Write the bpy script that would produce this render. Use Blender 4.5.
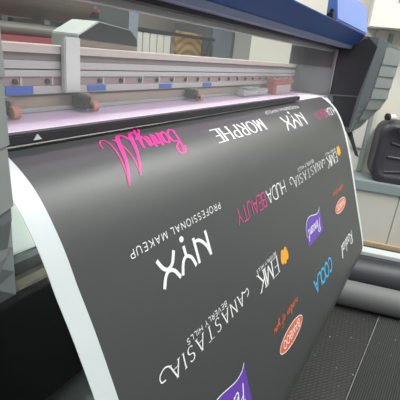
import bpy, bmesh, math, random
from mathutils import Vector, Matrix
random.seed(7)
for o in list(bpy.data.objects):
    bpy.data.objects.remove(o)
scene = bpy.context.scene
COL = scene.collection
H = 1.30                                   # height of the camera above the floor; z values below are relative to it

# ---------------------------------------------------------------- camera
F = 405.0
def nrm(v): return v.normalized()
vx = nrm(Vector((450-200, 76-200, F)))
vd = Vector((80-200, 1300-200, F)); vd = nrm(vd - vx*vd.dot(vx))
up = -vd
vy = up.cross(vx)
if vy.z < 0: vy = -vy
cam_data = bpy.data.cameras.new('camera')
cam = bpy.data.objects.new('camera', cam_data); COL.objects.link(cam)
right = Vector((vx.x, vy.x, up.x)); dn = Vector((vx.y, vy.y, up.y)); fw = Vector((vx.z, vy.z, up.z))
M = Matrix((right, -dn, -fw)).transposed().to_4x4()
M.translation = Vector((0, 0, H))
cam.matrix_world = M
cam_data.sensor_width = 36.0
cam_data.lens = 36.0*F/400.0
cam_data.clip_start = 0.02
scene.camera = cam

# ---------------------------------------------------------------- light
world = bpy.data.worlds.new('world'); scene.world = world
world.use_nodes = True
wb = world.node_tree.nodes['Background']
wn_ = world.node_tree
w_tc = wn_.nodes.new('ShaderNodeTexCoord'); w_sep = wn_.nodes.new('ShaderNodeSeparateXYZ'); w_mr = wn_.nodes.new('ShaderNodeMapRange')
wn_.links.new(w_tc.outputs['Generated'], w_sep.inputs[0]); wn_.links.new(w_sep.outputs['X'], w_mr.inputs[0])
w_mr.inputs[1].default_value = -1; w_mr.inputs[2].default_value = 1; w_mr.inputs[3].default_value = 0.58; w_mr.inputs[4].default_value = 0.66
wn_.links.new(w_mr.outputs[0], wb.inputs[1])
wb.inputs[0].default_value = (0.90, 0.95, 0.95, 1)
Z0 = H
def area(name, loc, size, size_y, power, col, aim):
    l = bpy.data.lights.new(name, 'AREA'); l.shape = 'RECTANGLE'; l.size = size; l.size_y = size_y
    l.energy = power; l.color = col
    o = bpy.data.objects.new(name, l); COL.objects.link(o); o.location = loc
    o.rotation_euler = (Vector(aim)-Vector(loc)).to_track_quat('-Z', 'Y').to_euler()
area('ceiling_tube_light', (1.3, -0.5, 2.75), 2.4, 0.25, 46, (0.97, 1, 0.97), (1.3, -0.4, 0))
area('ceiling_tube_light', (1.6, 1.5, 2.75), 2.4, 0.25, 46, (1, 0.97, 0.94), (1.6, 1.5, 0))
area('ceiling_tube_light', (2.9, -0.8, 2.75), 1.6, 0.5, 42, (1, 0.98, 0.93), (3.0, -0.5, 0))
area('printer_led_strip', (1.08, .475, Z0+.045), 1.6, 0.02, 0.95, (1, .58, .95), (1.08, .455, 0))
scene.view_settings.view_transform = 'Standard'
scene.view_settings.look = 'None'
scene.view_settings.gamma = 1.0
scene.view_settings.use_curve_mapping = False
scene.view_settings.exposure = 0.0

# ---------------------------------------------------------------- materials
def lin(c):
    c = c/255.0
    return c/12.92 if c <= 0.04045 else ((c+0.055)/1.055)**2.4
def rgb(r, g, b): return (lin(r), lin(g), lin(b), 1)
def mat(name, col, rough=0.5, metal=0.0, var=0.06, scale=14.0, bump=0.0, bscale=120.0, spec=0.5):
    m = bpy.data.materials.new(name); m.use_nodes = True
    nt = m.node_tree; p = nt.nodes['Principled BSDF']
    p.inputs['Roughness'].default_value = rough; p.inputs['Metallic'].default_value = metal
    p.inputs['Specular IOR Level'].default_value = spec
    tc = nt.nodes.new('ShaderNodeTexCoord')
    nz = nt.nodes.new('ShaderNodeTexNoise'); nz.inputs['Scale'].default_value = scale; nz.inputs['Detail'].default_value = 4
    nt.links.new(tc.outputs['Object'], nz.inputs['Vector'])
    mx = nt.nodes.new('ShaderNodeMix'); mx.data_type = 'RGBA'
    mx.inputs[6].default_value = tuple(max(0, c*(1-var)) for c in col[:3])+(1,)
    mx.inputs[7].default_value = tuple(min(1, c*(1+var)) for c in col[:3])+(1,)
    nt.links.new(nz.outputs['Fac'], mx.inputs[0]); nt.links.new(mx.outputs[2], p.inputs['Base Color'])
    if bump > 0:
        n2 = nt.nodes.new('ShaderNodeTexNoise'); n2.inputs['Scale'].default_value = bscale
        nt.links.new(tc.outputs['Object'], n2.inputs['Vector'])
        b = nt.nodes.new('ShaderNodeBump'); b.inputs['Strength'].default_value = bump; b.inputs['Distance'].default_value = 0.002
        nt.links.new(n2.outputs['Fac'], b.inputs['Height']); nt.links.new(b.outputs['Normal'], p.inputs['Normal'])
    return m
M_PRINT = mat('black_print', rgb(66, 68, 67), 0.40, bump=0.12, bscale=700, spec=0.6, var=0.04)
M_WHITE = mat('white_vinyl', rgb(211, 218, 218), 0.4, var=0.02)
M_MEDIA = mat('lilac_lit_vinyl', rgb(222, 208, 226), 0.35, var=0.02)  # white vinyl with the lilac tint of the light in its colour
M_PINK = mat('pink_ink', rgb(240, 32, 150), 0.45, var=0.05)
M_ROSE = mat('rose_ink', rgb(200, 60, 130), 0.45, var=0.05)
M_INK = mat('white_ink', rgb(238, 240, 238), 0.45, var=0.03)
M_GOLD = mat('gold_ink', rgb(238, 168, 30), 0.45, var=0.08)
M_PURPLE = mat('purple_ink', rgb(106, 64, 176), 0.4, var=0.06)
M_ORANGE = mat('orange_ink', rgb(220, 106, 64), 0.45, var=0.06)
M_CYAN = mat('blue_ink', rgb(62, 174, 220), 0.45, var=0.06)
M_BLUE = mat('blue_paint', rgb(44, 80, 152), 0.38, var=0.08, scale=5)
M_BLUEEDGE = mat('grey_blue_strip', rgb(128, 140, 170), 0.4)
M_DARK = mat('charcoal_plastic', rgb(36, 38, 40), 0.55, var=0.1)
M_SIDE = mat('dark_plastic_with_reflections', rgb(26, 24, 28), 0.8, var=0.9, scale=24)  # noise mottling paints blurred reflections into the dark panel
M_GREY = mat('mid_grey_plastic', rgb(100, 105, 107), 0.45, var=0.05)
M_LOUV = mat('grey_louvre_plastic', rgb(132, 136, 134), 0.5, var=0.05)
M_BLACK = mat('black_metal', rgb(16, 16, 17), 0.6, var=0.15)
M_RUBBER = mat('black_rubber', rgb(40, 39, 42), 0.55, var=0.12)
M_ALU = mat('pale_aluminium', rgb(170, 167, 163), 0.45, 0.15, var=0.04)
M_ALUD = mat('grey_aluminium', rgb(116, 111, 106), 0.45, 0.15, var=0.05)
M_ALUL = mat('light_enamel', rgb(164, 164, 160), 0.4, var=0.03)
M_ALUP = mat('pinkish_rail', rgb(146, 128, 128), 0.3, 0.3, var=0.06)
M_BEIGE = mat('beige_plastic', rgb(150, 140, 122), 0.5, var=0.08)
M_LABEL = mat('blue_label', rgb(40, 84, 172), 0.4, var=0.15, scale=40)
M_ORWHEEL = mat('tan_rubber_wheel', rgb(206, 150, 118), 0.55, var=0.1)
M_STEEL = mat('grey_steel', rgb(120, 118, 112), 0.35, 0.5, var=0.08)
M_WALL = mat('cream_wall_paint', rgb(216, 213, 200), 0.7, var=0.03, scale=3)
M_WALLB = mat('grey_wall_paint', rgb(140, 134, 124), 0.8, var=0.05, scale=3)
M_PANEL = mat('white_panel_board', rgb(206, 203, 194), 0.6, var=0.03, scale=4)
M_LEDGE = mat('grey_ledge', rgb(142, 153, 155), 0.45, var=0.05)
M_WOOD = mat('pale_wood', rgb(190, 168, 134), 0.6, var=0.12, scale=9)
M_CASE = mat('black_case_plastic', rgb(54, 53, 60), 0.42, var=0.15, bump=0.1, bscale=300)
M_ROLLB = mat('black_film', rgb(44, 46, 54), 0.45, var=0.15, scale=8)
M_ROLLG = mat('grey_cardboard', rgb(116, 117, 116), 0.6, var=0.06)
M_FLOOR = mat('dark_grey_floor', rgb(58, 58, 56), 0.7, var=0.15, scale=6)
M_BROWN = mat('brown_grey_fabric', rgb(126, 114, 104), 0.75, var=0.08)
M_DGREEN = mat('dark_green_grey_board', rgb(72, 78, 78), 0.6, var=0.1)
M_RED = mat('red_card', rgb(150, 62, 64), 0.5, var=0.1)
M_CREAM = mat('cream_card', rgb(176, 166, 158), 0.6, var=0.04)
M_LAV = mat('violet_paper', rgb(150, 100, 150), 0.6, var=0.1)
M_GREENISH = mat('pale_green_plastic', rgb(170, 182, 172), 0.4, var=0.05)
M_BLUEGREY = mat('blue_grey_board', rgb(128, 138, 150), 0.6, var=0.05)

def wave_mat(name, c1, c2, scale, rot, rough, bump, kind='BANDS', fleck=True):
    m = bpy.data.materials.new(name); m.use_nodes = True
    nt = m.node_tree; p = nt.nodes['Principled BSDF']; p.inputs['Roughness'].default_value = rough
    tc = nt.nodes.new('ShaderNodeTexCoord'); mp = nt.nodes.new('ShaderNodeMapping')
    mp.inputs['Rotation'].default_value = (0, 0, rot)
    nt.links.new(tc.outputs['Object'], mp.inputs['Vector'])
    if kind == 'BANDS':
        w = nt.nodes.new('ShaderNodeTexWave'); w.wave_type = 'BANDS'; w.bands_direction = 'Y'
        w.inputs['Scale'].default_value = scale; w.inputs['Distortion'].default_value = 1.2; w.inputs['Detail'].default_value = 3
        nt.links.new(mp.outputs[0], w.inputs['Vector']); fac = w.outputs['Fac']
    elif kind == 'RINGS':
        w = nt.nodes.new('ShaderNodeTexWave'); w.wave_type = 'RINGS'; w.rings_direction = 'Y'
        w.inputs['Scale'].default_value = scale; w.inputs['Distortion'].default_value = 2.5
        nt.links.new(mp.outputs[0], w.inputs['Vector']); fac = w.outputs['Fac']
    else:
        w = nt.nodes.new('ShaderNodeTexBrick'); w.inputs['Scale'].default_value = scale
        w.inputs['Color1'].default_value = (1, 1, 1, 1); w.inputs['Color2'].default_value = (.8, .8, .8, 1); w.inputs['Mortar'].default_value = (0, 0, 0, 1)
        w.inputs['Mortar Size'].default_value = 0.04
        nt.links.new(mp.outputs[0], w.inputs['Vector']); fac = w.outputs['Color']
    mx = nt.nodes.new('ShaderNodeMix'); mx.data_type = 'RGBA'
    mx.inputs[6].default_value = c1; mx.inputs[7].default_value = c2
    nt.links.new(fac, mx.inputs[0])
    out = mx.outputs[2]
    if fleck:                                # dust and lint specks
        v = nt.nodes.new('ShaderNodeTexNoise'); v.inputs['Scale'].default_value = 55; v.inputs['Detail'].default_value = 1
        nt.links.new(tc.outputs['Object'], v.inputs['Vector'])
        r = nt.nodes.new('ShaderNodeMapRange'); r.inputs[1].default_value = 0.75; r.inputs[2].default_value = 0.80
        nt.links.new(v.outputs['Fac'], r.inputs[0])
        m2 = nt.nodes.new('ShaderNodeMix'); m2.data_type = 'RGBA'; m2.inputs[7].default_value = rgb(150, 150, 142)
        nt.links.new(r.outputs[0], m2.inputs[0]); nt.links.new(out, m2.inputs[6]); out = m2.outputs[2]
    nt.links.new(out, p.inputs['Base Color'])
    if bump:
        b = nt.nodes.new('ShaderNodeBump'); b.inputs['Strength'].default_value = bump; b.inputs['Distance'].default_value = 0.006
        nt.links.new(fac, b.inputs['Height']); nt.links.new(b.outputs['Normal'], p.inputs['Normal'])
    return m
M_RIBMAT = wave_mat('ribbed_carpet', rgb(46, 48, 46), rgb(66, 68, 65), 34, 0, 0.85, 0.6)
M_TREAD = wave_mat('embossed_rubber', rgb(30, 31, 31), rgb(58, 59, 57), 18, math.radians(35), 0.55, 0.9, 'BRICK')
M_SWIRL = wave_mat('amber_swirl_print', rgb(196, 160, 96), rgb(150, 112, 66), 5, 0, 0.5, 0, 'RINGS', False)

def glass_mat():
    m = bpy.data.materials.new('clear_acrylic'); m.use_nodes = True
    nt = m.node_tree; nt.nodes.clear()
    out = nt.nodes.new('ShaderNodeOutputMaterial')
    tr = nt.nodes.new('ShaderNodeBsdfTransparent'); tr.inputs[0].default_value = (0.95, 0.97, 0.96, 1)
    gl = nt.nodes.new('ShaderNodeBsdfGlossy'); gl.inputs['Roughness'].default_value = 0.04
    df = nt.nodes.new('ShaderNodeBsdfDiffuse'); df.inputs[0].default_value = (0.85, 0.86, 0.84, 1)
    fr = nt.nodes.new('ShaderNodeFresnel'); fr.inputs['IOR'].default_value = 1.17
    ge = nt.nodes.new('ShaderNodeNewGeometry')          # the sheet reflects once, at its outer face
    iv = nt.nodes.new('ShaderNodeMath'); iv.operation = 'SUBTRACT'; iv.inputs[0].default_value = 1.0
    nt.links.new(ge.outputs['Backfacing'], iv.inputs[1])
    mu = nt.nodes.new('ShaderNodeMath'); mu.operation = 'MULTIPLY'
    nt.links.new(fr.outputs[0], mu.inputs[0]); nt.links.new(iv.outputs[0], mu.inputs[1])
    mx = nt.nodes.new('ShaderNodeMixShader'); nt.links.new(mu.outputs[0], mx.inputs[0])
    nt.links.new(tr.outputs[0], mx.inputs[1]); nt.links.new(gl.outputs[0], mx.inputs[2])
    m2 = nt.nodes.new('ShaderNodeMixShader'); m2.inputs[0].default_value = 0.06   # dust and fine scratches
    nt.links.new(mx.outputs[0], m2.inputs[1]); nt.links.new(df.outputs[0], m2.inputs[2])
    nt.links.new(m2.outputs[0], out.inputs[0])
    return m
M_GLASS = glass_mat()

# ---------------------------------------------------------------- helpers
def tag(o, label=None, cat=None, group=None, kind=None):
    if label: o['label'] = label
    if cat: o['category'] = cat
    if group: o['group'] = group
    if kind: o['kind'] = kind
    return o
def wloc(o):
    v = Vector((0, 0, 0))
    while o is not None:
        v = v + o.location; o = o.parent
    return v
def empty(name, loc, label, cat, group=None):
    o = bpy.data.objects.new(name, None); COL.objects.link(o); o.location = loc
    o.empty_display_size = 0.1
    return tag(o, label, cat, group)
def obj(name, bm, mats, parent=None, smooth=False, bevel=0.0, origin=None):
    """link a bmesh (given in world coordinates) as one mesh object"""
    bmesh.ops.recalc_face_normals(bm, faces=bm.faces)
    if bevel > 0:
        bmesh.ops.bevel(bm, geom=[e for e in bm.edges if len(e.link_faces) == 2 and e.calc_face_angle(0) > 0.6],
                        offset=bevel, segments=2, affect='EDGES', clamp_overlap=True)
    if parent is not None: off = wloc(parent)
    elif origin is not None: off = Vector(origin)
    else:
        xs = [v.co for v in bm.verts]
        off = Vector(((min(v.x for v in xs)+max(v.x for v in xs))/2, (min(v.y for v in xs)+max(v.y for v in xs))/2, min(v.z for v in xs)))
    bmesh.ops.translate(bm, verts=bm.verts, vec=-off)
    me = bpy.data.meshes.new(name); bm.to_mesh(me); bm.free()
    for m in (mats if isinstance(mats, (list, tuple)) else [mats]): me.materials.append(m)
    if smooth:
        for p in me.polygons: p.use_smooth = True
        me.set_sharp_from_angle(angle=0.7)
    o = bpy.data.objects.new(name, me); COL.objects.link(o)
    if parent is not None: o.parent = parent
    else: o.location = off
    return o
def box(bm, x0, x1, y0, y1, z0, z1, fn=None):
    vs = [bm.verts.new((x, y, z)) for x in (x0, x1) for y in (y0, y1) for z in (z0, z1)]
    for f in ((0, 1, 3, 2), (4, 6, 7, 5), (0, 4, 5, 1), (2, 3, 7, 6), (0, 2, 6, 4), (1, 5, 7, 3)):
        bm.faces.new([vs[i] for i in f])
    if fn:
        for v in vs: v.co = fn(v.co)
def bx(*a):
    bm = bmesh.new(); box(bm, *a); return bm
def loft(bm, rings, cap=True, closed=True):
    vr = [[bm.verts.new(p) for p in r] for r in rings]
    n = len(rings[0])
    for a, b in zip(vr, vr[1:]):
        for i in range(n if closed else n-1):
            j = (i+1) % n
            bm.faces.new((a[i], a[j], b[j], b[i]))
    if cap:
        bm.faces.new(vr[0]); bm.faces.new(list(reversed(vr[-1])))
def cyl(bm, p0, p1, r, n=32, r_in=None, r1=None):
    p0 = Vector(p0); p1 = Vector(p1); d = (p1-p0).normalized()
    a = d.orthogonal().normalized(); b = d.cross(a)
    def ring(c, r): return [c + (a*math.cos(t)+b*math.sin(t))*r for t in (2*math.pi*i/n for i in range(n))]
    r1 = r if r1 is None else r1
    if r_in is None: loft(bm, [ring(p0, r), ring(p1, r1)])
    else: loft(bm, [ring(p0, r_in), ring(p0, r), ring(p1, r1), ring(p1, r_in), ring(p0, r_in)], cap=False)
def cylo(*a, **k):
    bm = bmesh.new(); cyl(bm, *a, **k); bmesh.ops.remove_doubles(bm, verts=bm.verts, dist=1e-6); return bm
def prism_x(bm, yz, x0, x1):
    loft(bm, [[(x0, y, z) for y, z in yz], [(x1, y, z) for y, z in yz]])
def tube(bm, pts, r, n=10):
    pts = [Vector(p) for p in pts]; rings = []
    for i, p in enumerate(pts):
        d = (pts[min(i+1, len(pts)-1)]-pts[max(i-1, 0)]).normalized()
        a = d.cross(Vector((0.13, 0.97, 0.2))).normalized(); b = d.cross(a)
        rings.append([p+(a*math.cos(t)+b*math.sin(t))*r for t in (2*math.pi*k/n for k in range(n))])
    loft(bm, rings)
def Z(z): return H+z

# rotated frame of the far end of the room: d = distance along the normal, t = to the left
A15 = math.radians(15); NX, NY = math.cos(A15), math.sin(A15)
def rot(d, t, z): return Vector((d*NX - t*NY, d*NY + t*NX, z))
def rbox(bm, d0, d1, t0, t1, z0, z1): box(bm, d0, d1, t0, t1, z0, z1, fn=lambda c: rot(c.x, c.y, c.z))
def rbx(*a):
    bm = bmesh.new(); rbox(bm, *a); return bm

# ---------------------------------------------------------------- the room
tag(obj('floor', bx(-2.0, 5.2, -2.6, 3.0, -0.08, 0.0), M_FLOOR), kind='structure')
tag(obj('wall_back', bx(-2.0, 5.2, 2.6, 2.7, 0.0, 2.9), M_WALLB), kind='structure')
tag(obj('wall_right', rbx(3.42, 3.52, -2.2, .55, 0.0, 2.9), M_WALL), kind='structure')
bm = bmesh.new()
edges = [-2.0, -1.27, -0.755, -0.25, 0.3, 0.55]
for a, b in zip(edges, edges[1:]): rbox(bm, 3.15, 3.42, a+0.004, b-0.004, 0.0, Z(-0.872))
rbox(bm, 3.165, 3.41, -2.0, 0.55, 0.0, Z(-0.88))
tag(obj('wall_front', bm, M_PANEL), kind='structure')
tag(obj('trim_1', rbx(3.13, 3.42, -2.0, 0.55, Z(-0.868), Z(-0.795)), M_LEDGE, bevel=0.004), kind='structure')
tag(obj('baseboard_right', rbx(3.12, 3.149, -2.0, 0.55, 0.0, 0.035), M_WOOD, bevel=0.003), kind='structure')
tag(obj('trim_2', rbx(3.395, 3.419, -0.475, -0.445, Z(-0.79), Z(0.24)), M_LEDGE), kind='structure')
tag(obj('trim_3', rbx(3.22, 3.419, -2.0, -0.28, Z(0.265), Z(1.2)), mat('white_soffit', rgb(226, 225, 218), 0.6, var=0.02)), kind='structure')
tag(obj('trim_4', rbx(3.385, 3.419, -0.44, -0.36, Z(-0.6), Z(0.26)), M_PANEL), kind='structure')

# ---------------------------------------------------------------- the printed sheet: profile across (y, z)
PROF = [(.640,-.1365),(.56,-.1365),(.50,-.1367),(.452,-.1385),(.438,-.1435),(.413,-.157),(.391,-.1725),(.372,-.192),(.352,-.219),(.333,-.250),(.311,-.295),
        (.287,-.349),(.2515,-.44),(.201,-.574),(.148,-.715),(.1365,-.765),(.143,-.81),(.168,-.845),(.205,-.855),(.26,-.83),(.33,-.765),(.385,-.709)]
def catmull(P, k=10):
    out = []
    for i in range(len(P)-1):
        p0, p1, p2, p3 = P[max(i-1, 0)], P[i], P[i+1], P[min(i+2, len(P)-1)]
        for j in range(k):
            t = j/k
            out.append(tuple(0.5*((2*b)+(c-a)*t+(2*a-5*b+4*c-d)*t*t+(3*b-a-3*c+d)*t**3) for a, b, c, d in zip(p0, p1, p2, p3)))
    out.append(tuple(P[-1])); return out
CURVE = catmull(PROF, 12)
ACC = [0.0]
for a, b in zip(CURVE, CURVE[1:]): ACC.append(ACC[-1]+math.hypot(b[0]-a[0], b[1]-a[1]))
S0 = ACC[3*12]                              # arc length zero = where the sheet leaves the black bar
def sheet(x, s, off=0.0):
    q = s+S0
    import bisect
    i = min(max(bisect.bisect_right(ACC, q)-1, 0), len(ACC)-2)
    t = (q-ACC[i])/(ACC[i+1]-ACC[i])
    y = CURVE[i][0]+(CURVE[i+1][0]-CURVE[i][0])*t; z = CURVE[i][1]+(CURVE[i+1][1]-CURVE[i][1])*t
    a = CURVE[max(i-2, 0)]; b = CURVE[min(i+3, len(CURVE)-1)]
    ty, tz = b[0]-a[0], b[1]-a[1]; l = math.hypot(ty, tz)
    return Vector((x, y+off*tz/l, Z(z)-off*ty/l))
S_END = ACC[-1]-S0
XL0, XL1, XR1, XR0 = 0.268, 0.300, 1.803, 1.830
banner = empty('printed_banner', (1.05, 0.25, Z(-0.86)),
               'glossy black vinyl print covered in logos, hanging over the front of the printer', 'print')
def strip(name, x0, x1, s0, s1, m, nx=1, thick=0.0008):
    bm = bmesh.new(); n = max(2, int((s1-s0)/0.007))
    rows = []
    for k in range(n+1):
        s = s0+(s1-s0)*k/n
        sk = lambda x: x+(max(0, s-.2)*.06 if x < .5 else 0)     # the near edge runs slightly askew
        rows.append([(bm.verts.new(sheet(sk(x0+(x1-x0)*i/nx), s)), bm.verts.new(sheet(sk(x0+(x1-x0)*i/nx), s, -thick))) for i in range(nx+1)])
    for a, b in zip(rows, rows[1:]):
        for i in range(nx):
            f = bm.faces.new((a[i][0], a[i+1][0], b[i+1][0], b[i][0])); f.material_index = 0
            f = bm.faces.new((a[i][1], b[i][1], b[i+1][1], a[i+1][1])); f.material_index = 1
        bm.faces.new((a[0][0], b[0][0], b[0][1], a[0][1])); bm.faces.new((a[nx][0], a[nx][1], b[nx][1], b[nx][0]))
    for r in (rows[0], rows[-1]):
        for i in range(nx): bm.faces.new((r[i][0], r[i+1][0], r[i+1][1], r[i][1]))
    o = obj(name, bm, [m, M_WHITE], banner, smooth=True)
    return o
pr = strip('printed_area', XL1, XR1, 0.0, S_END, M_PRINT)
tag(strip('white_margin', XL0, XL1, 0.0, S_END, M_WHITE), 'white unprinted border on the near edge')
tag(strip('white_margin', XR1, XR0, 0.0, S_END, M_WHITE), 'white unprinted border on the far edge')
tag(strip('unprinted_media', XL0, XR0, -S0, 0.0, M_MEDIA), 'unprinted white vinyl, lilac light put into its colour, behind the clear cover')
roll = obj('wound_roll', cylo((XL0, 0.40, Z(-0.637)), (XR0, 0.40, Z(-0.637)), 0.071, 48, 0.03), M_PRINT, banner, smooth=True)
obj('roll_core', cylo((XL0-0.02, 0.40, Z(-0.637)), (XR0+0.02, 0.40, Z(-0.637)), 0.0295, 32, 0.022), M_ROLLG, banner)

# ---------------------------------------------------------------- lettering drawn as ink strokes on the sheet
def arc(cx, cy, rx, ry, a0, a1, n=14):
    return [(cx+rx*math.cos(math.radians(a0+(a1-a0)*i/n)), cy+ry*math.sin(math.radians(a0+(a1-a0)*i/n))) for i in range(n+1)]
def sm(*p): return catmull([tuple(q) for q in p], 6)
CAPS = {
 'A': (.8, [[(0, 0), (.4, 1)], [(.4, 1), (.8, 0)], [(.15, .36), (.65, .36)]]),
 'B': (.62, [[(0, 0), (0, 1)], [(0, 1), (.3, 1)]+arc(.3, .76, .25, .24, 90, -90)+[(0, .52)], [(.3, .52)]+arc(.32, .26, .3, .26, 90, -90)+[(0, 0)]]),
 'C': (.78, [arc(.42, .5, .42, .5, 48, 312, 20)]),
 'D': (.76, [[(0, 0), (0, 1)], [(0, 1), (.3, 1)]+arc(.3, .5, .46, .5, 90, -90, 18)+[(0, 0)]]),
 'E': (.56, [[(0, 0), (0, 1)], [(0, 1), (.56, 1)], [(0, .52), (.46, .52)], [(0, 0), (.56, 0)]]),
 'F': (.54, [[(0, 0), (0, 1)], [(0, 1), (.54, 1)], [(0, .52), (.44, .52)]]),
 'H': (.72, [[(0, 0), (0, 1)], [(.72, 0), (.72, 1)], [(0, .52), (.72, .52)]]),
 'I': (.06, [[(.03, 0), (.03, 1)]]),
 'K': (.68, [[(0, 0), (0, 1)], [(.64, 1), (.02, .42)], [(.2, .58), (.68, 0)]]),
 'L': (.52, [[(0, 0), (0, 1)], [(0, 0), (.52, 0)]]),
 'M': (.9, [[(0, 0), (.06, 1)], [(.06, 1), (.45, .06)], [(.45, .06), (.84, 1)], [(.84, 1), (.9, 0)]]),
 'N': (.74, [[(0, 0), (0, 1)], [(0, 1), (.74, 0)], [(.74, 0), (.74, 1)]]),
 'O': (.86, [arc(.43, .5, .43, .5, 0, 360, 28)]),
 'P': (.6, [[(0, 0), (0, 1)], [(0, 1), (.3, 1)]+arc(.3, .74, .28, .26, 90, -90)+[(0, .48)]]),
 'R': (.64, [[(0, 0), (0, 1)], [(0, 1), (.3, 1)]+arc(.3, .75, .26, .25, 90, -90)+[(0, .5)], [(.28, .5), (.64, 0)]]),
 'S': (.56, [arc(.28, .75, .26, .25, 30, 265, 14)+arc(.28, .25, .27, .25, 95, -150, 14)]),
 'T': (.7, [[(.35, 0), (.35, 1)], [(0, 1), (.7, 1)]]),
 'U': (.7, [[(0, 1), (0, .33)]+arc(.35, .33, .35, .33, 180, 360, 14)+[(.7, 1)]]),
 'V': (.76, [[(0, 1), (.38, 0)], [(.38, 0), (.76, 1)]]),
 'X': (.7, [[(0, 0), (.7, 1)], [(0, 1), (.7, 0)]]),
 'Y': (.72, [[(0, 1), (.36, .5)], [(.72, 1), (.36, .5)], [(.36, .5), (.36, 0)]]),
}
LOW = {                                      # script hand
 'B': (.62, [sm((.12, .0), (.16, .5), (.24, 1.0)), sm((.02, .78), (.2, 1.02), (.5, 1.02), (.56, .78), (.25, .55), (.55, .48), (.6, .18), (.3, -.04), (.02, .1))]),
 'R': (.7, [sm((.12, .0), (.16, .5), (.24, 1.0)), sm((.02, .8), (.22, 1.02), (.56, .98), (.54, .66), (.22, .52), (.45, .3), (.72, .02))]),
 'a': (.5, [sm((.4, .42), (.2, .52), (.04, .25), (.15, .0), (.34, .15), (.42, .46), (.4, .08), (.52, .05))]),
 'b': (.46, [sm((.0, .05), (.14, .6), (.16, 1.0), (.05, .8), (.06, .1), (.22, .0), (.38, .25), (.24, .5), (.1, .4))]),
 'd': (.56, [sm((.42, .42), (.22, .55), (.03, .3), (.12, .0), (.34, .12), (.46, .6), (.52, 1.05)), sm((.5, 1.0), (.42, .3), (.44, .03), (.58, .06))]),
 'e': (.42, [sm((.04, .22), (.3, .34), (.26, .52), (.08, .4), (.06, .1), (.22, .0), (.44, .12))]),
 'f': (.4, [sm((.42, .95), (.3, 1.05), (.2, .7), (.14, .1), (.06, -.35)), sm((.02, .46), (.2, .5), (.4, .54))]),
 'i': (.22, [sm((.02, .1), (.1, .5), (.08, .08), (.22, .08)), [(.1, .68), (.13, .74)]]),
 'm': (.74, [sm((.0, .0), (.06, .5), (.06, .3), (.2, .52), (.26, .3), (.26, .0)), sm((.27, .25), (.42, .52), (.48, .3), (.48, .0)), sm((.49, .25), (.62, .52), (.66, .1), (.76, .06))]),
 'n': (.5, [sm((.0, .0), (.06, .5), (.06, .3), (.24, .52), (.32, .3), (.32, .06), (.5, .08))]),
 'o': (.44, [sm((.22, .5), (.05, .32), (.08, .06), (.24, .0), (.38, .2), (.34, .44), (.2, .5), (.46, .44))]),
 'r': (.36, [sm((.0, .0), (.08, .42), (.1, .54), (.16, .42), (.32, .46)), sm((.3, .46), (.26, .12), (.38, .06))]),
 't': (.34, [sm((.14, .95), (.1, .3), (.14, .03), (.32, .1)), [(.0, .58), (.3, .62)]]),
 'u': (.5, [sm((.02, .5), (.04, .12), (.16, .0), (.32, .16), (.36, .5), (.36, .1), (.52, .06))]),
 'l': (.2, [sm((.02, .1), (.16, .7), (.14, 1.05), (.05, .7), (.07, .08), (.22, .08))]),
 'c': (.38, [sm((.34, .42), (.2, .52), (.05, .3), (.12, .02), (.4, .12))]),
 'P': (.56, [sm((.1, -.05), (.16, .5), (.24, 1.0)), sm((.0, .8), (.22, 1.04), (.56, .96), (.5, .62), (.18, .5))]),
 'y': (.5, [sm((.02, .5), (.06, .16), (.2, .06), (.36, .3), (.4, .5), (.34, .0), (.2, -.42), (.02, -.3), (.2, -.1), (.52, .12))]),
}
def resample(p, step):
    out = [p[0]]
    for a, b in zip(p, p[1:]):
        l = math.hypot(b[0]-a[0], b[1]-a[1]); n = max(1, int(math.ceil(l/step)))
        for i in range(1, n+1): out.append((a[0]+(b[0]-a[0])*i/n, a[1]+(b[1]-a[1])*i/n))
    return out
LIFT = 0.0007
def ribbon(bm, pts, wfun, lift=LIFT):
    """flat band of ink following pts = [(x, s)] on the sheet"""
    pts = resample(pts, 0.005)
    L = []
    for i, p in enumerate(pts):
        a = pts[max(i-1, 0)]; b = pts[min(i+1, len(pts)-1)]
        dx, ds = b[0]-a[0], b[1]-a[1]; l = math.hypot(dx, ds) or 1
        w = wfun(dx/l, ds/l, i/(len(pts)-1))/2
        nx, ns = -ds/l*w, dx/l*w
        L.append((bm.verts.new(sheet(p[0]+nx, p[1]+ns, lift)), bm.verts.new(sheet(p[0]-nx, p[1]-ns, lift))))
    for a, b in zip(L, L[1:]):
        try: bm.faces.new((a[0], a[1], b[1], b[0]))
        except ValueError: pass
LEVEL = [0]
def text(bm, word, xr, xl, sb, st, thick, thin=None, font=CAPS, gap=.22, serif=False, slant=0.0, lift=LIFT):
    """word read from xr towards xl (the print hangs upside down); cap height from sb to st"""
    thin = thick if thin is None else thin
    strokes = []; x = 0.0
    for ch in word:
        if ch == ' ': x += .45; continue
        w, ss = font[ch]
        for q in ss:
            strokes.append([(a+x+b*slant, b) for a, b in q])
            if serif and len(q) == 2:
                for (a, b) in q:
                    if b in (0, 1) and abs(q[0][1]-q[1][1]) > .5:
                        strokes.append([(a+x-.13, b+(.0 if b else 0)), (a+x+.13, b)])
        x += w+gap
    x -= gap
    k = (xr-xl)/x; hs = st-sb
    for q in strokes:
        pts = [(xr-a*k, sb+b*hs) for a, b in q]
        ribbon(bm, pts, lambda dx, ds, t: thin+(thick-thin)*abs(ds)**1.2, lift)
def fill(bm, xa, xb, s0, s1, n=14, lift=LIFT, nx=4):
    rows = []
    for k in range(n+1):
        s = s0+(s1-s0)*k/n; a, b = xa(s), xb(s)
        rows.append([bm.verts.new(sheet(a+(b-a)*i/nx, s, lift)) for i in range(nx+1)])
    for p, q in zip(rows, rows[1:]):
        for i in range(nx): bm.faces.new((p[i], p[i+1], q[i+1], q[i]))
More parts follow.
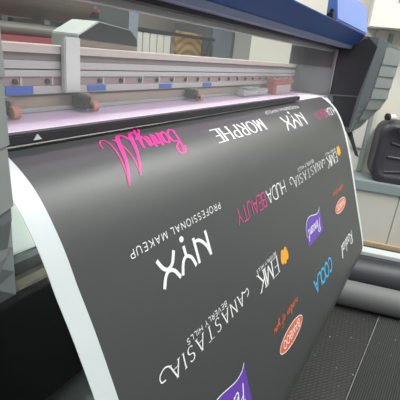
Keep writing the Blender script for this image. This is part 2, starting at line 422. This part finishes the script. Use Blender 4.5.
def ellipse(bm, cx, cs, a, b, lift=LIFT):
    f = lambda s: a*math.sqrt(max(0, 1-((s-cs)/b)**2))+1e-4
    fill(bm, lambda s: cx-f(s), lambda s: cx+f(s), cs-b, cs+b, 18, lift)
def ink(name, bm, m, label, parent=None): return tag(obj(name, bm, m, parent or banner), label)

def logo_barry():
    bm = bmesh.new()
    text(bm, 'Barry', .648, .530, .028, .080, .0058, .0024, LOW, .02, slant=.25)
    w = lambda dx, ds, t: .0026+.0072*abs(ds)*min(1, 1.7*(1-t)+.05)*min(1, 4*t)
    thin = lambda dx, ds, t: .0024
    ribbon(bm, catmull([(.545, .032), (.538, .018), (.525, .022), (.506, .058), (.482, .098)], 8), w)
    ribbon(bm, catmull([(.482, .098), (.489, .060), (.487, .036), (.479, .024)], 8), thin)
    ribbon(bm, catmull([(.516, .032), (.504, .018), (.489, .028), (.469, .070), (.448, .108)], 8), w)
    ribbon(bm, catmull([(.448, .108), (.461, .066), (.467, .036), (.461, .022), (.450, .026), (.446, .038)], 8), thin)
    ink('script_logo', bm, M_PINK, 'hot pink script wordmark')
logo_barry()
def logo_morphe():
    bm = bmesh.new(); text(bm, 'MORPHE', 1.03, .757, .049, .083, .0072, .0022, gap=.3, serif=True)
    ink('serif_logo', bm, M_INK, 'white condensed serif wordmark')
logo_morphe()
def logo_nyx(xr, xl, s0, s1, tr, tl, ts, th):
    bm = bmesh.new(); w = xr-xl; h = s1-s0; t = .0075
    mp = lambda P: [(xr-a*w, s0+b*h) for a, b in P]
    W = lambda dx, ds, q: t*(.72+.28*abs(ds))
    ribbon(bm, mp([(.04, 0), (.04, 1.0)]), W)                                   # N
    ribbon(bm, mp(sm((.04, .98), (.09, .55), (.2, .22), (.3, .16))), W)
    ribbon(bm, mp([(.31, .0), (.31, 1.0)]), W)
    ribbon(bm, mp(sm((.38, 1.0), (.43, .62), (.52, .46), (.6, .6), (.66, 1.0))), W)   # Y
    ribbon(bm, mp([(.52, .5), (.52, .06)]), W)
    ribbon(bm, mp(sm((.70, 1.0), (.78, .64), (.87, .55), (.94, .68), (1.0, 1.0))), W)  # X
    ribbon(bm, mp(sm((.70, .0), (.78, .38), (.87, .47), (.94, .34), (1.0, .0))), W)
    ellipse(bm, xr-.52*w, s0-.009, .006, .005)
    o = ink('round_sans_logo', bm, M_INK, 'white rounded wordmark with a dot')
    b2 = bmesh.new(); text(b2, 'PROFESSIONAL MAKEUP', tr, tl, ts, ts+th, .0016, gap=.42)
    obj('small_caption', b2, M_INK, o)
logo_nyx(1.372, 1.170, .058, .106, 1.406, 1.105, .026, .012)
logo_nyx(.598, .446, .228, .274, .666, .398, .194, .012)
def logo_huda(xr, xm, xl, s0, s1):
    bm = bmesh.new(); text(bm, 'HUDA', xr, xm+.006, s0, s1, .0030, gap=.14)
    o = ink('thin_sans_logo', bm, M_INK, 'white half of the thin wordmark')
    b2 = bmesh.new(); text(b2, 'BEAUTY', xm-.006, xl, s0, s1, .0034, gap=.12)
    ink('pink_half', b2, M_ROSE, 'pink half of the thin wordmark', o)
logo_huda(1.012, .880, .718, .225, .259)
logo_huda(1.790, 1.655, 1.49, .070, .101)
def logo_ana(xr, xl, s0, s1, tr, tl, ts, th):
    bm = bmesh.new()
    text(bm, 'ANASTASIA', xr-.022, xl+.03, s0, s1, .0034, .0012, gap=.42, serif=True)
    h = s1-s0
    ribbon(bm, catmull([(xr-.026, s0), (xr-.012, s0+.2*h), (xr-.0, s0+.1*h), (xr+.004, s0+.5*h), (xr-.006, s0+.7*h)], 8), lambda dx, ds, t: .0024)
    ribbon(bm, catmull([(xl+.032, s0), (xl+.018, s0-.25*h), (xl+.004, s0-.05*h), (xl+.004, s0+.35*h), (xl+.014, s0+.45*h)], 8), lambda dx, ds, t: .0024)
    o = ink('swash_serif_logo', bm, M_INK, 'white spaced serif wordmark with swashes')
    b2 = bmesh.new(); text(b2, 'BEVERLY HILLS', tr, tl, ts, ts+th, .0014, gap=.34)
    obj('small_caption', b2, M_INK, o)
logo_ana(.694, .386, .386, .411, .606, .468, .372, .0095)
logo_ana(1.418, 1.052, .237, .263, 1.300, 1.140, .219, .0095)
def logo_emk(xr, xl, s0, s1, ts, fx, f0, f1):
    bm = bmesh.new(); text(bm, 'EMK', xr, xl, s0, s1, .0056, .0017, gap=.16, serif=True)
    o = ink('serif_initials_logo', bm, M_INK, 'white serif initials beside a gold flower')
    b2 = bmesh.new(); text(b2, 'BEVERLY HILLS', xr, xl, ts, ts+.0075, .0013, gap=.3); obj('small_caption', b2, M_INK, o)
    b3 = bmesh.new(); cs = (f0+f1)/2; h = (f1-f0)/2
    for dx, ds, a, b in ((0, .35, .011, .62), (-.017, .15, .010, .6), (.017, .15, .010, .6), (-.011, -.45, .010, .42), (.011, -.45, .010, .42), (0, -.1, .012, .6)):
        ellipse(b3, fx+dx, cs+ds*h, a, b*h, LIFT+.00005*len(b3.faces)/100)
    ink('flower_mark', b3, M_GOLD, 'golden yellow flower', o)
logo_emk(.868, .752, .385, .426, .3735, .917, .380, .425)
logo_emk(1.597, 1.452, .240, .278, .2260, 1.640, .222, .266)
def logo_badge(x0, x1, s0, s1):
    bm = bmesh.new(); w = x1-x0; h = s1-s0
    E = catmull([(0, .62), (.01, .42), (.05, .20), (.14, .04), (.26, -.03), (.40, -.01), (.56, .06), (.74, .13), (.88, .11), (.95, .06), (1, -.03)], 4)
    rows = []
    for u, t in E: rows.append([bm.verts.new(sheet(x0+w*u, s0+h*(t+(1-t)*k/8), LIFT)) for k in range(9)])
    for p, q in zip(rows, rows[1:]):
        for k in range(8): bm.faces.new((p[k], p[k+1], q[k+1], q[k]))
    o = ink('script_badge', bm, M_PURPLE, 'purple badge with white script')
    b2 = bmesh.new()
    ribbon(b2, [(x0+w*u, s0+h*t-.001) for u, t in E], lambda dx, ds, t: .0022, LIFT+.0003)
    text(b2, 'Percent', x1-.016, x0+.016, s0+h*.38, s0+h*.86, .0042, .0022, LOW, .03, slant=.2, lift=LIFT+.0004)
    obj('script_lettering', b2, M_INK, o)
logo_badge(1.105, 1.268, .374, .450)
logo_badge(.462, .622, .516, .596)
def logo_oval(cx, cs, sr, sl, sb):
    bm = bmesh.new(); ellipse(bm, cx, cs, .086, .022)
    o = ink('oval_badge', bm, M_ORANGE, 'orange oval badge under orange script')
    b2 = bmesh.new()
    ribbon(b2, [(cx+.086*math.cos(a), cs+.022*math.sin(a)) for a in (2*math.pi*i/60 for i in range(61))], lambda dx, ds, t: .0022, LIFT+.0003)
    text(b2, 'BAMBOO', cx+.060, cx-.060, cs-.009, cs+.009, .0026, font=CAPS, gap=.2, lift=LIFT+.0004)
    obj('oval_lettering', b2, M_INK, o)
    b3 = bmesh.new(); text(b3, 'number of you', sr, sl, sb, sb+.021, .0032, .0018, LOW, .05, slant=.2)
    obj('script_lettering', b3, M_ORANGE, o)
logo_oval(.874, .594, .955, .778, .531)
logo_oval(1.535, .438, 1.620, 1.450, .373)
bm = bmesh.new(); text(bm, 'COOLA', 1.300, 1.098, .553, .597, .0085, .0070, gap=.08); ink('block_logo', bm, M_CYAN, 'bright blue rounded wordmark')
bm = bmesh.new(); text(bm, 'Rodial', 1.645, 1.450, .572, .616, .0062, .0042, LOW, .05, slant=.1); ink('hand_script_logo', bm, M_INK, 'white handwritten wordmark')

# ---------------------------------------------------------------- the printer
printer = empty('wide_format_printer', (1.07, 0.55, 0.0),
                'large blue and grey roll printer with a clear front cover and louvred ends', 'printer')
P = printer
# blue top beam
bm = bmesh.new()
prism_x(bm, [(.345, Z(.124)), (.385, Z(.0785)), (.455, Z(.0785)), (.455, Z(.118)), (.352, Z(.128))], -0.05, 1.925)
obj('top_beam', bm, M_BLUE, P, bevel=.002)
bm = bmesh.new(); prism_x(bm, [(.3855, Z(.0780)), (.394, Z(.066)), (.43, Z(.066)), (.43, Z(.0780))], -0.05, 1.925)
obj('beam_strip', bm, M_BLUEEDGE, P)
bm = bmesh.new(); prism_x(bm, [(.4305, Z(.058)), (.4305, Z(.0780)), (.46, Z(.0780)), (.46, Z(.058))], -0.05, 1.925)
obj('cover_seal', bm, M_DARK, P)
bm = bmesh.new(); prism_x(bm, [(.349, Z(.130)), (.372, Z(.235)), (.392, Z(.235)), (.386, Z(.122))], 1.412, 1.965)
obj('end_block', bm, mat('lit_blue_paint', rgb(86, 118, 190), 0.4, var=0.05, scale=5), P, bevel=.004)  # brighter than the beam: window light is put into the block's colour
bm = bmesh.new(); box(bm, 1.375, 1.4115, .356, .376, Z(.124), Z(.146)); box(bm, 1.385, 1.402, .36, .372, Z(.146), Z(.158))
obj('latch', bm, M_BLACK, P, bevel=.003)
obj('light_bar', bx(.25, 1.91, .4605, .492, Z(.048), Z(.066)), M_ALUL, P, bevel=.002)
# clear cover with its black bottom bar
wn = obj('clear_cover', bx(.22, 1.927, .447, .451, Z(-.119), Z(.070)), M_GLASS, P)
obj('bottom_bar', bx(.22, 1.46, .436, .4515, Z(-.1345), Z(-.1205)), M_RUBBER, wn, bevel=.002)
obj('polished_edge', bx(1.921, 1.9275, .4445, .4468, Z(-.119), Z(.068)), M_ALUL, wn)
bm = bmesh.new(); loft(bm, [[(.338, .4345, Z(-.1300)), (.351, .4345, Z(-.1300)), (.3445, .4345, Z(-.1225))], [(.338, .4358, Z(-.1300)), (.351, .4358, Z(-.1300)), (.3445, .4358, Z(-.1225))]])
obj('white_tab', bm, M_WHITE, wn)
# platen, gantry
obj('platen', bx(.10, 2.05, .452, .66, Z(-.22), Z(-.139)), M_ALU, P)
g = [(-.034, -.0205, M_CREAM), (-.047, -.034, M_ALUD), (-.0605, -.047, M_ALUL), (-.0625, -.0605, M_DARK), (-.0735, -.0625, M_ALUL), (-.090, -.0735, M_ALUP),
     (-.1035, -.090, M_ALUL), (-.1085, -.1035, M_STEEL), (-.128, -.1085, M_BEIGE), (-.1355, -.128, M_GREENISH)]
names = ['cap_rail', 'grey_rail', 'upper_rail', 'rail_gap', 'middle_rail', 'perforated_rail', 'label_rail', 'recessed_rail', 'beige_rail', 'lower_rail']  # the band below the label rail is recessed grey steel
depth = [.622, .627, .624, .632, .624, .627, .622, .634, .628, .622]
for (z0, z1, m), n, y in zip(g, names, depth):
    obj(n, bx(.12, 1.93, y, .70, Z(z0), Z(z1-.0003)), m, P)
for i in range(22):
    x = .4545+.0668*i
    if x > 1.88: break
    sc = obj('rail_screw', cylo((x, .6272, Z(-.0825)), (x, .623, Z(-.0825)), .0048, 14), M_BLACK, P)
    b = bmesh.new(); box(b, x+.010, x+.0135, .6255, .6268, Z(-.0895), Z(-.0745)); obj('screw_glint', b, M_CREAM, sc)  # pale block shaped as the glint beside each screw
for (a, b, z0, z1) in ((.432, .486, -.1030, -.0895), (.616, .668, -.1010, -.0905), (.862, .916, -.1020, -.0915), (1.082, 1.132, -.1020, -.0915)):
    obj('blue_label', bx(a, b, .6200, .6218, Z(z0), Z(z1)), M_LABEL, P)
for x in (.416, .593, 1.003, 1.42):
    b = bmesh.new(); box(b, x-.020, x+.004, .590, .6215, Z(-.129), Z(-.108)); box(b, x-.024, x-.014, .580, .610, Z(-.131), Z(-.118)); box(b, x-.012, x-.008, .572, .592, Z(-.128), Z(-.122))
    r = obj('pinch_roller', b, M_BLACK, P, bevel=.002)
    obj('roller_block', bx(x-.004, x+.014, .596, .619, Z(-.1145), Z(-.1035)), M_BEIGE, r, bevel=.0015)
    obj('wheel', cylo((x+.000, .588, Z(-.1258)), (x+.014, .588, Z(-.1258)), .0100, 24), M_ORWHEEL, r)
    obj('wheel_hub', cylo((x-.004, .588, Z(-.1258)), (x+.016, .588, Z(-.1258)), .004, 16), M_STEEL, r)
bm = bmesh.new(); box(bm, 1.28, 1.50, .575, .60, Z(-.1345), Z(-.112)); box(bm, 1.30, 1.40, .57, .605, Z(-.112), Z(-.106))
obj('service_tray', bm, M_GREENISH, P, bevel=.004)
# print carriage riding behind the rails
cx = empty('carriage_anchor', (0, 0, 0), None, None); bpy.data.objects.remove(cx)
Y0, Y1 = .705, .79
b = bmesh.new(); prof = [(.672, -.075), (.672, .004), (.732, .036), (.840, .027), (.866, .008), (.872, -.075)]
loft(b, [[(x, Y0, Z(z)) for x, z in prof], [(x, Y1, Z(z)) for x, z in prof]])
ca = obj('print_carriage', b, mat('carriage_grey_plastic', rgb(196, 203, 198), .5, var=.04), P, bevel=.002)
prof2 = [(.674, -.004), (.674, .003), (.7325, .034), (.839, .0255), (.864, .0075), (.868, -.010)]
b = bmesh.new(); loft(b, [[(x, Y0-.0035, Z(z)) for x, z in prof2], [(x, Y0-.0003, Z(z)) for x, z in prof2]])
obj('dark_front_panel', b, M_DARK, ca)
b = bmesh.new(); loft(b, [[(x, Y0-.0025, Z(z)) for x, z in ((.674, -.074), (.674, -.006), (.868, -.012), (.870, -.074))], [(x, Y0-.0003, Z(z)) for x, z in ((.674, -.074), (.674, -.006), (.868, -.012), (.870, -.074))]])
obj('lower_front_panel', b, M_BROWN, ca)
obj('carriage_arm', bx(.549, .587, .609, .6215, Z(-.102), Z(-.003)), mat('arm_grey_plastic', rgb(188, 194, 186), .5, var=.04), ca, bevel=.002)
# front apron and trough under the sheet
bm = bmesh.new(); prism_x(bm, [(.451, Z(-.146)), (.432, Z(-.162)), (.420, Z(-.196)), (.4135, Z(-.262)), (.4135, Z(-.2665)), (.46, Z(-.2665)), (.46, Z(-.146))], .235, 1.925)
obj('front_apron', bm, mat('white_enamel', rgb(240, 243, 238), .35, var=.02), P)
obj('apron_lip', bx(.235, 1.925, .409, .46, Z(-.2765), Z(-.267)), M_GREY, P)
obj('trough', bx(.235, 1.925, .425, .60, Z(-.345), Z(-.277)), M_BLACK, P)
bm = bmesh.new(); box(bm, .235, 1.925, .414, .424, Z(-.318), Z(-.305)); box(bm, .235, 1.925, .412, .4245, Z(-.3205), Z(-.3185))
obj('guide_bar', bm, mat('grey_tan_metal', rgb(150, 142, 130), .4, .3), P)
lamp = obj('fill_lamp_housing', bx(.43, 1.15, .352, .4135, Z(-.305), Z(-.2995)), M_BLACK, P)  # added lamp and holder, hidden behind the sheet, to brighten the apron
em = bpy.data.materials.new('fill_lamp_glow'); em.use_nodes = True; ep = em.node_tree.nodes['Principled BSDF']
ep.inputs['Emission Color'].default_value = (.93, 1, .95, 1); ep.inputs['Emission Strength'].default_value = 200
obj('apron_fill_lamp', bx(.44, 1.12, .356, .366, Z(-.2993), Z(-.2915)), em, lamp)
obj('rear_panel', bx(.02, 2.1, .66, .70, .12, Z(-.2)), M_BLACK, P)
# stand and take-up supports
for x in (.10, 1.98):
    b = bmesh.new(); box(b, x, x+.08, .50, .62, .06, Z(-.24)); box(b, x, x+.08, .50, .95, .045, .10)
    l = obj('stand_leg', b, M_BLACK, P, bevel=.004)
    for y in (.55, .90): obj('caster', cylo((x+.02, y, .0225), (x+.06, y, .0225), .0225, 20), M_RUBBER, l)
obj('stand_crossbar', bx(.18, 1.98, .55, .60, .18, .26), M_BLACK, P)
obj('takeup_shaft', cylo((.14, .40, Z(-.637)), (2.02, .40, Z(-.637)), .0215, 24), M_STEEL, P)
for x in (.13, 1.99):
    obj('takeup_bracket', bx(x, x+.05, .375, .56, Z(-.67), Z(-.60)), M_BLACK, P, bevel=.004)

# end covers with overlapping louvres
def lerp(a, b, t): return a+(b-a)*t
def cover(side):
    if side == 'right': fx = lambda x: x; zb = -.283
    else: fx = lambda x: 2.143-x; zb = -.243
    def outer(z, o=0.0):
        yi = .290+(.10-z)*.085 if side == 'right' else .31
        c = min(1, max(0, (-.15-z)/(-.15-zb)))
        p1 = (1.965 if side == 'right' else 1.960, lerp(yi-(.034 if side == 'right' else .0445), yi-.002, c)); yf = .209+(.04-z)*.075; p2 = (lerp(2.07, 2.0, c), lerp(yf, yi-.004, c)); p3 = (2.12, lerp(yf+.008, yi-.003, c))
        f1 = .6 if side == 'right' else .14
        return yi, [(p1[0]-o*f1, p1[1]-o*f1), (p2[0]-o*.55, p2[1]-o), (p3[0], p3[1]-o)]
    def top(y): return .138-(.337-y)*.435 if y < .337 else .138
    def body(z, flat=True):
        yi, p = outer(z)
        return [(1.93, .66), (1.93, yi), p[0], p[1], p[2], (2.12, .66)]
    bm = bmesh.new(); rings = []
    for k in range(13):
        z = lerp(zb, .066, k/12); rings.append([(fx(x), y, Z(z)) for x, y in body(z)])
    rings.append([(fx(x), y, Z(max(.067, top(y)))) for x, y in body(.09)])
    loft(bm, rings)
    c = obj('end_cover', bm, M_GREY, P)
    z = .066+.0; k = 0; step = .0485
    zt = None
    while z > zb+.012:
        z1 = max(z-step, zb)
        bm = bmesh.new()
        _, a = outer(z, .0012); _, b = outer(z1, .0050 if side == 'right' else .0100); _, a2 = outer(z, -.006); _, b2 = outer(z1, -.006)
        za = Z(z); zz = Z(z1)
        r1 = [(fx(x), y, za if k else Z(top(y)+.001)) for x, y in a]; r2 = [(fx(x), y, zz) for x, y in b]
        r3 = [(fx(x), y, zz) for x, y in b2]; r4 = [(fx(x), y, za if k else Z(top(y)+.001)) for x, y in a2]
        loft(bm, [[p, q, r, s] for p, q, r, s in zip(r1, r2, r3, r4)])
        obj('louvre', bm, M_LOUV, c)
        z = z1; k += 1
    return c, fx
cr, fx = cover('right')
def xpoly(name, yz, x0, x1, m, parent):
    bm = bmesh.new(); prism_x(bm, [(y, Z(z)) for y, z in yz], x0, x1); return obj(name, bm, m, parent)
xpoly('inner_panel', [(.444, .0575), (.4305, .066), (.385, .0775), (.335, .119), (.290, .083), (.323, -.122), (.444, -.130)], 1.9265, 1.9299, M_DARK, cr)
xpoly('lower_inner_panel', [(.324, -.1285), (.430, -.1365), (.40, -.25), (.332, -.262)], 1.9268, 1.9299, M_DARK, cr)
xpoly('panel_seam', [(.324, -.1225), (.444, -.1305), (.435, -.133), (.324, -.125)], 1.9255, 1.9299, M_GREY, cr)
xpoly('inner_side_panel', [(.4605, .0575), (.655, .0575), (.655, -.018), (.4605, -.018)], 1.9272, 1.9299, M_SIDE, cr)
xpoly('inner_side_panel', [(.4605, -.0185), (.6205, -.0185), (.6205, -.134), (.4605, -.134)], 1.9302, 1.9306, M_SIDE, cr)
obj('panel_screw', cylo((1.9245, .340, Z(.112)), (1.9266, .340, Z(.112)), .004, 12), M_STEEL, cr)
cl, fx = cover('left')
# release lever below the far cover
bm = bmesh.new(); lv = [(2.0, .345, -.262), (2.0, .333, -.300), (2.0, .305, -.355), (2.0, .281, -.400)]
loft(bm, [[(2.0, y-.012, Z(z)), (2.012, y-.012, Z(z)), (2.012, y+w, Z(z+.006)), (2.0, y+w, Z(z+.006))] for (x, y, z), w in zip(lv, (.02, .016, .008, .006))])
obj('release_lever', bm, mat('blue_grey_plastic', rgb(76, 80, 94), .5), P)

# ---------------------------------------------------------------- things at the far end of the room
def groll(name, d, r, t0, t1, m, label, cat, core):
    e = empty(name, rot(d, (t0+t1)/2, 0), label, cat)
    obj('wound_material', cylo(rot(d, t0, r), rot(d, t1, r), r, 48, core), m, e, smooth=True)
    obj('core', cylo(rot(d, t0-.004, r), rot(d, t1+.004, r), core-.0005, 32, core*.8), M_BLACK, e)
    return e
e = groll('material_roll', 2.383, .113, -1.35, .1, M_ROLLB, 'thick black roll of film lying on the floor behind the grey tube', 'roll', .04)
e = groll('cardboard_tube', 2.193, .0745, -1.35, -.345, M_ROLLG, 'grey roll lying on the floor at the end of the mats', 'roll', .03)
obj('end_cap', cylo(rot(2.193, -.340, .0745), rot(2.193, -.295, .0745), .050, 32), M_BLACK, e)
tag(obj('skirting_board', rbx(2.93, 3.03, -1.6, .4, 0.0, .03), M_WHITE, bevel=.003), 'loose white board lying on the floor behind the black roll', 'board')
# hard case on the ledge
t0, t1, zc0, zc1 = -1.08, -.505, Z(-.794), Z(-.345)
case = empty('hard_case', rot(3.24, (t0+t1)/2, zc0), 'black hard plastic case with ribbed shell standing on the grey ledge', 'case')
def rrect(a0, a1, b0, b1, r, n=6):
    out = []
    for cx_, cz_, s in ((a1-r, b1-r, 0), (a0+r, b1-r, 90), (a0+r, b0+r, 180), (a1-r, b0+r, 270)):
        for i in range(n+1):
            q = math.radians(s+90*i/n); out.append((cx_+r*math.cos(q), cz_+r*math.sin(q)))
    return out
def ring(d, ins, r): return [rot(d, a, b) for a, b in rrect(t0+ins, t1-ins, zc0+ins*(.2 if ins < .03 else 1), zc1-ins, r)]
bm = bmesh.new(); loft(bm, [ring(3.40, .03, .08), ring(3.38, .0, .10), ring(3.20, .0, .10), ring(3.175, .012, .095), ring(3.165, .035, .08), ring(3.172, .055, .07), ring(3.185, .075, .06)])
obj('shell', bm, M_CASE, case, smooth=True)
for k, (za, zb_, bend) in enumerate(((-.495, -.54, -.01), (-.60, -.575, -.01), (-.715, -.60, -.02))):
    bm = bmesh.new(); n = 12; pts = []
    for i in range(n+1):
        u = i/n; pts.append(rot(3.183, lerp(t1-.10, t0+.10, u), Z(lerp(za, zb_, u)+bend*math.sin(math.pi*u))))
    tube(bm, pts, .010, 8); obj('rib', bm, M_CASE, case, smooth=True)
bm = bmesh.new(); tube(bm, [rot(3.16, -.665+.028*math.cos(a), Z(-.385)+.034*math.sin(a)) for a in (math.radians(q) for q in range(0, 361, 15))], .006, 8)
obj('handle_ring', bm, M_ALUD, case, smooth=True)
tb = empty('tube_offcut', rot(3.27, -.56, Z(-.345)), 'short white tube with a dark open end lying on top of the black case', 'tube')
# lies over the rounded top corner of the case
a, b = rot(3.225, -.553, Z(-.343+.022)), rot(3.245, -.594, Z(-.343+.022))
obj('white_sleeve', cylo(a, b, .0215, 24), M_WALL, tb)
obj('dark_end', cylo(a-(b-a).normalized()*.02, a, .0250, 24), M_BLACK, tb)
# notice high on the wall
tag(obj('wall_notice', rbx(3.212, 3.2195, -.60, -.432, Z(.425), Z(.55)), M_LAV), 'violet notice high on the white wall section at the right', 'notice')

# ---------------------------------------------------------------- floor mats
SA = math.atan2(-.032, .753)
def matobj(name, x0, x1, y0, y1, z1, m, label):
    """mat in its own frame, its far end trimmed along the rolls"""
    bm = bmesh.new()
    box(bm, x0, x1, y0, y1, 0, z1, fn=lambda c: Vector((c.x-(c.y*.31 if c.x > 0 else 0), c.y, c.z)))
    bmesh.ops.bevel(bm, geom=list(bm.edges), offset=.003, segments=1, affect='EDGES')
    o = obj(name, bm, m, origin=(0, 0, 0)); o.location = (2.20, -.012, 0); o.rotation_euler = (0, 0, SA)
    return tag(o, label, 'mat')
rm = matobj('ribbed_mat', -1.6, .012, -.95, 0.0, .010, M_RIBMAT, 'dark grey ribbed carpet mat on the floor, nearer the right edge')
b = bmesh.new(); box(b, -1.6, .010, .0005, .0055, 0, .0105); o = obj('bound_edge', b, mat('frayed_edge', rgb(120, 122, 116), .8, var=.5, scale=60), origin=(0, 0, 0)); o.parent = rm
matobj('embossed_mat', -1.6, .010, .0065, .36, .007, M_TREAD, 'black embossed rubber mat on the floor below the hanging print')

# ---------------------------------------------------------------- store room behind the printer, seen through the clear cover
rack = empty('storage_rack', (.75, 1.05, 0), 'white storage rack behind the printer holding the brown roll', 'rack')
b = bmesh.new(); box(b, .25, 1.02, .92, 1.25, Z(-.062), Z(-.034)); obj('shelf', b, M_CREAM, rack)
for x in (.26, .99):
    for y in (.94, 1.2): obj('upright', bx(x-.012, x+.012, y, y+.025, 0, Z(-.062)), M_GREY, rack)
for x in (.30, .88):
    b = bmesh.new(); box(b, x-.01, x+.01, 1.19, 1.215, Z(-.034), Z(.034)); box(b, x-.01, x+.01, 1.05, 1.215, Z(.022), Z(.034)); obj('roll_cradle', b, M_STEEL, rack)
o = obj('fabric_roll', cylo((.18, 1.11, Z(.135)), (1.04, 1.11, Z(.135)), .10, 48, .03), M_BROWN)
tag(o, 'thick brown grey roll of material lying on the rack behind the printer', 'roll')
o = obj('grey_tube', cylo((.20, 1.0, Z(.003)), (.97, 1.0, Z(.003)), .0155, 32, .011), M_ALUD)
tag(o, 'thin pale grey tube below the brown roll on the rack', 'tube')
tag(obj('red_box', bx(.28, .84, .95, 1.18, Z(-.0338), Z(-.0135)), M_RED), 'flat red box on the rack shelf under the grey tube', 'box')
tag(obj('dark_cabinet', bx(1.30, 2.20, 1.86, 2.24, 0, Z(.36)), M_DGREEN), 'dark grey green cabinet behind the print carriage', 'cabinet')
tag(obj('blue_grey_board', bx(2.205, 2.30, 1.86, 1.90, 0, Z(.30)), M_BLUEGREY), 'blue grey upright board beside the dark cabinet', 'board')
bt = empty('bottle', (1.36, 1.35, 0), 'small bottle with a red collar on a stand behind the carriage', 'bottle')
obj('stand', cylo((1.36, 1.35, 0), (1.36, 1.35, Z(.075)), .06, 24), M_DGREEN, bt)
b = bmesh.new(); n = 20
loft(b, [[(1.36+r*math.cos(2*math.pi*i/n), 1.35+r*math.sin(2*math.pi*i/n), Z(z)) for i in range(n)] for r, z in ((.03, .0755), (.032, .08), (.032, .11), (.014, .128), (.012, .15))])
obj('glass_body', b, M_BLACK, bt, smooth=False)
obj('red_collar', cylo((1.36, 1.35, Z(.100)), (1.36, 1.35, Z(.112)), .0335, 20), M_RED, bt)
bm = bmesh.new(); tube(bm, [(1.26+.10*math.cos(q), 1.42, Z(.20)+.13*math.sin(q)) for q in (math.radians(a) for a in range(110, 291, 12))], .012, 8)
for v in bm.verts: v.co.x += .02
b2 = bmesh.new(); box(b2, 1.22, 1.34, 1.45, 1.49, 0, Z(.34))
hs = empty('hose_stand', (1.28, 1.45, 0), 'dark green hose looped on a post behind the printer', 'hose')
obj('hose_loop', bm, M_DGREEN, hs, smooth=True); obj('post', b2, M_DGREEN, hs)
sl = empty('slatted_screen', (2.7, 2.0, 0), 'screen of pale vertical boards with dark gaps between them', 'screen')
xs = [2.44, 2.52, 2.605, 2.695, 2.785, 2.88]
for a, b_ in zip(xs, xs[1:]): obj('vertical_board', bx(a+.006, b_-.006, 1.99, 2.01, .05, Z(.075)), M_PANEL, sl)
obj('frame', bx(2.42, 2.90, 2.012, 2.03, .0, Z(.08)), M_DARK, sl)
obj('top_rail', bx(2.40, 3.60, 1.985, 2.035, Z(.081), Z(.105)), M_DARK, sl)
tag(obj('amber_print', bx(3.10, 3.52, 2.08, 2.10, Z(-.25), Z(.13)), M_SWIRL), 'amber picture with a swirl pattern beside the slatted screen', 'picture')
b = empty('print_easel', (3.3, 2.13, 0), 'grey easel board behind the amber picture', 'easel')
obj('board', bx(3.06, 3.50, 2.102, 2.13, 0, Z(.10)), M_WALLB, b)
cb = empty('grey_cabinet', (4.0, 2.3, 0), 'grey cabinet with pale doors in the store room behind the printer', 'cabinet')
obj('body', bx(3.60, 4.75, 2.05, 2.45, 0, Z(.215)), M_GREY, cb)
obj('door', bx(3.66, 4.04, 2.03, 2.049, .05, Z(.20)), M_BLUEGREY, cb)
obj('door', bx(4.14, 4.70, 2.03, 2.049, .05, Z(.20)), M_PANEL, cb)
rb = empty('red_carton', (1.66, .58, Z(-.136)), 'small red carton with a cream front inside the printer at the far end', 'carton')
obj('carton_body', bx(1.535, 1.735, .565, .60, Z(-.1355), Z(-.078)), M_RED, rb)
obj('cream_front', bx(1.555, 1.715, .562, .5649, Z(-.1345), Z(-.100)), M_CREAM, rb)
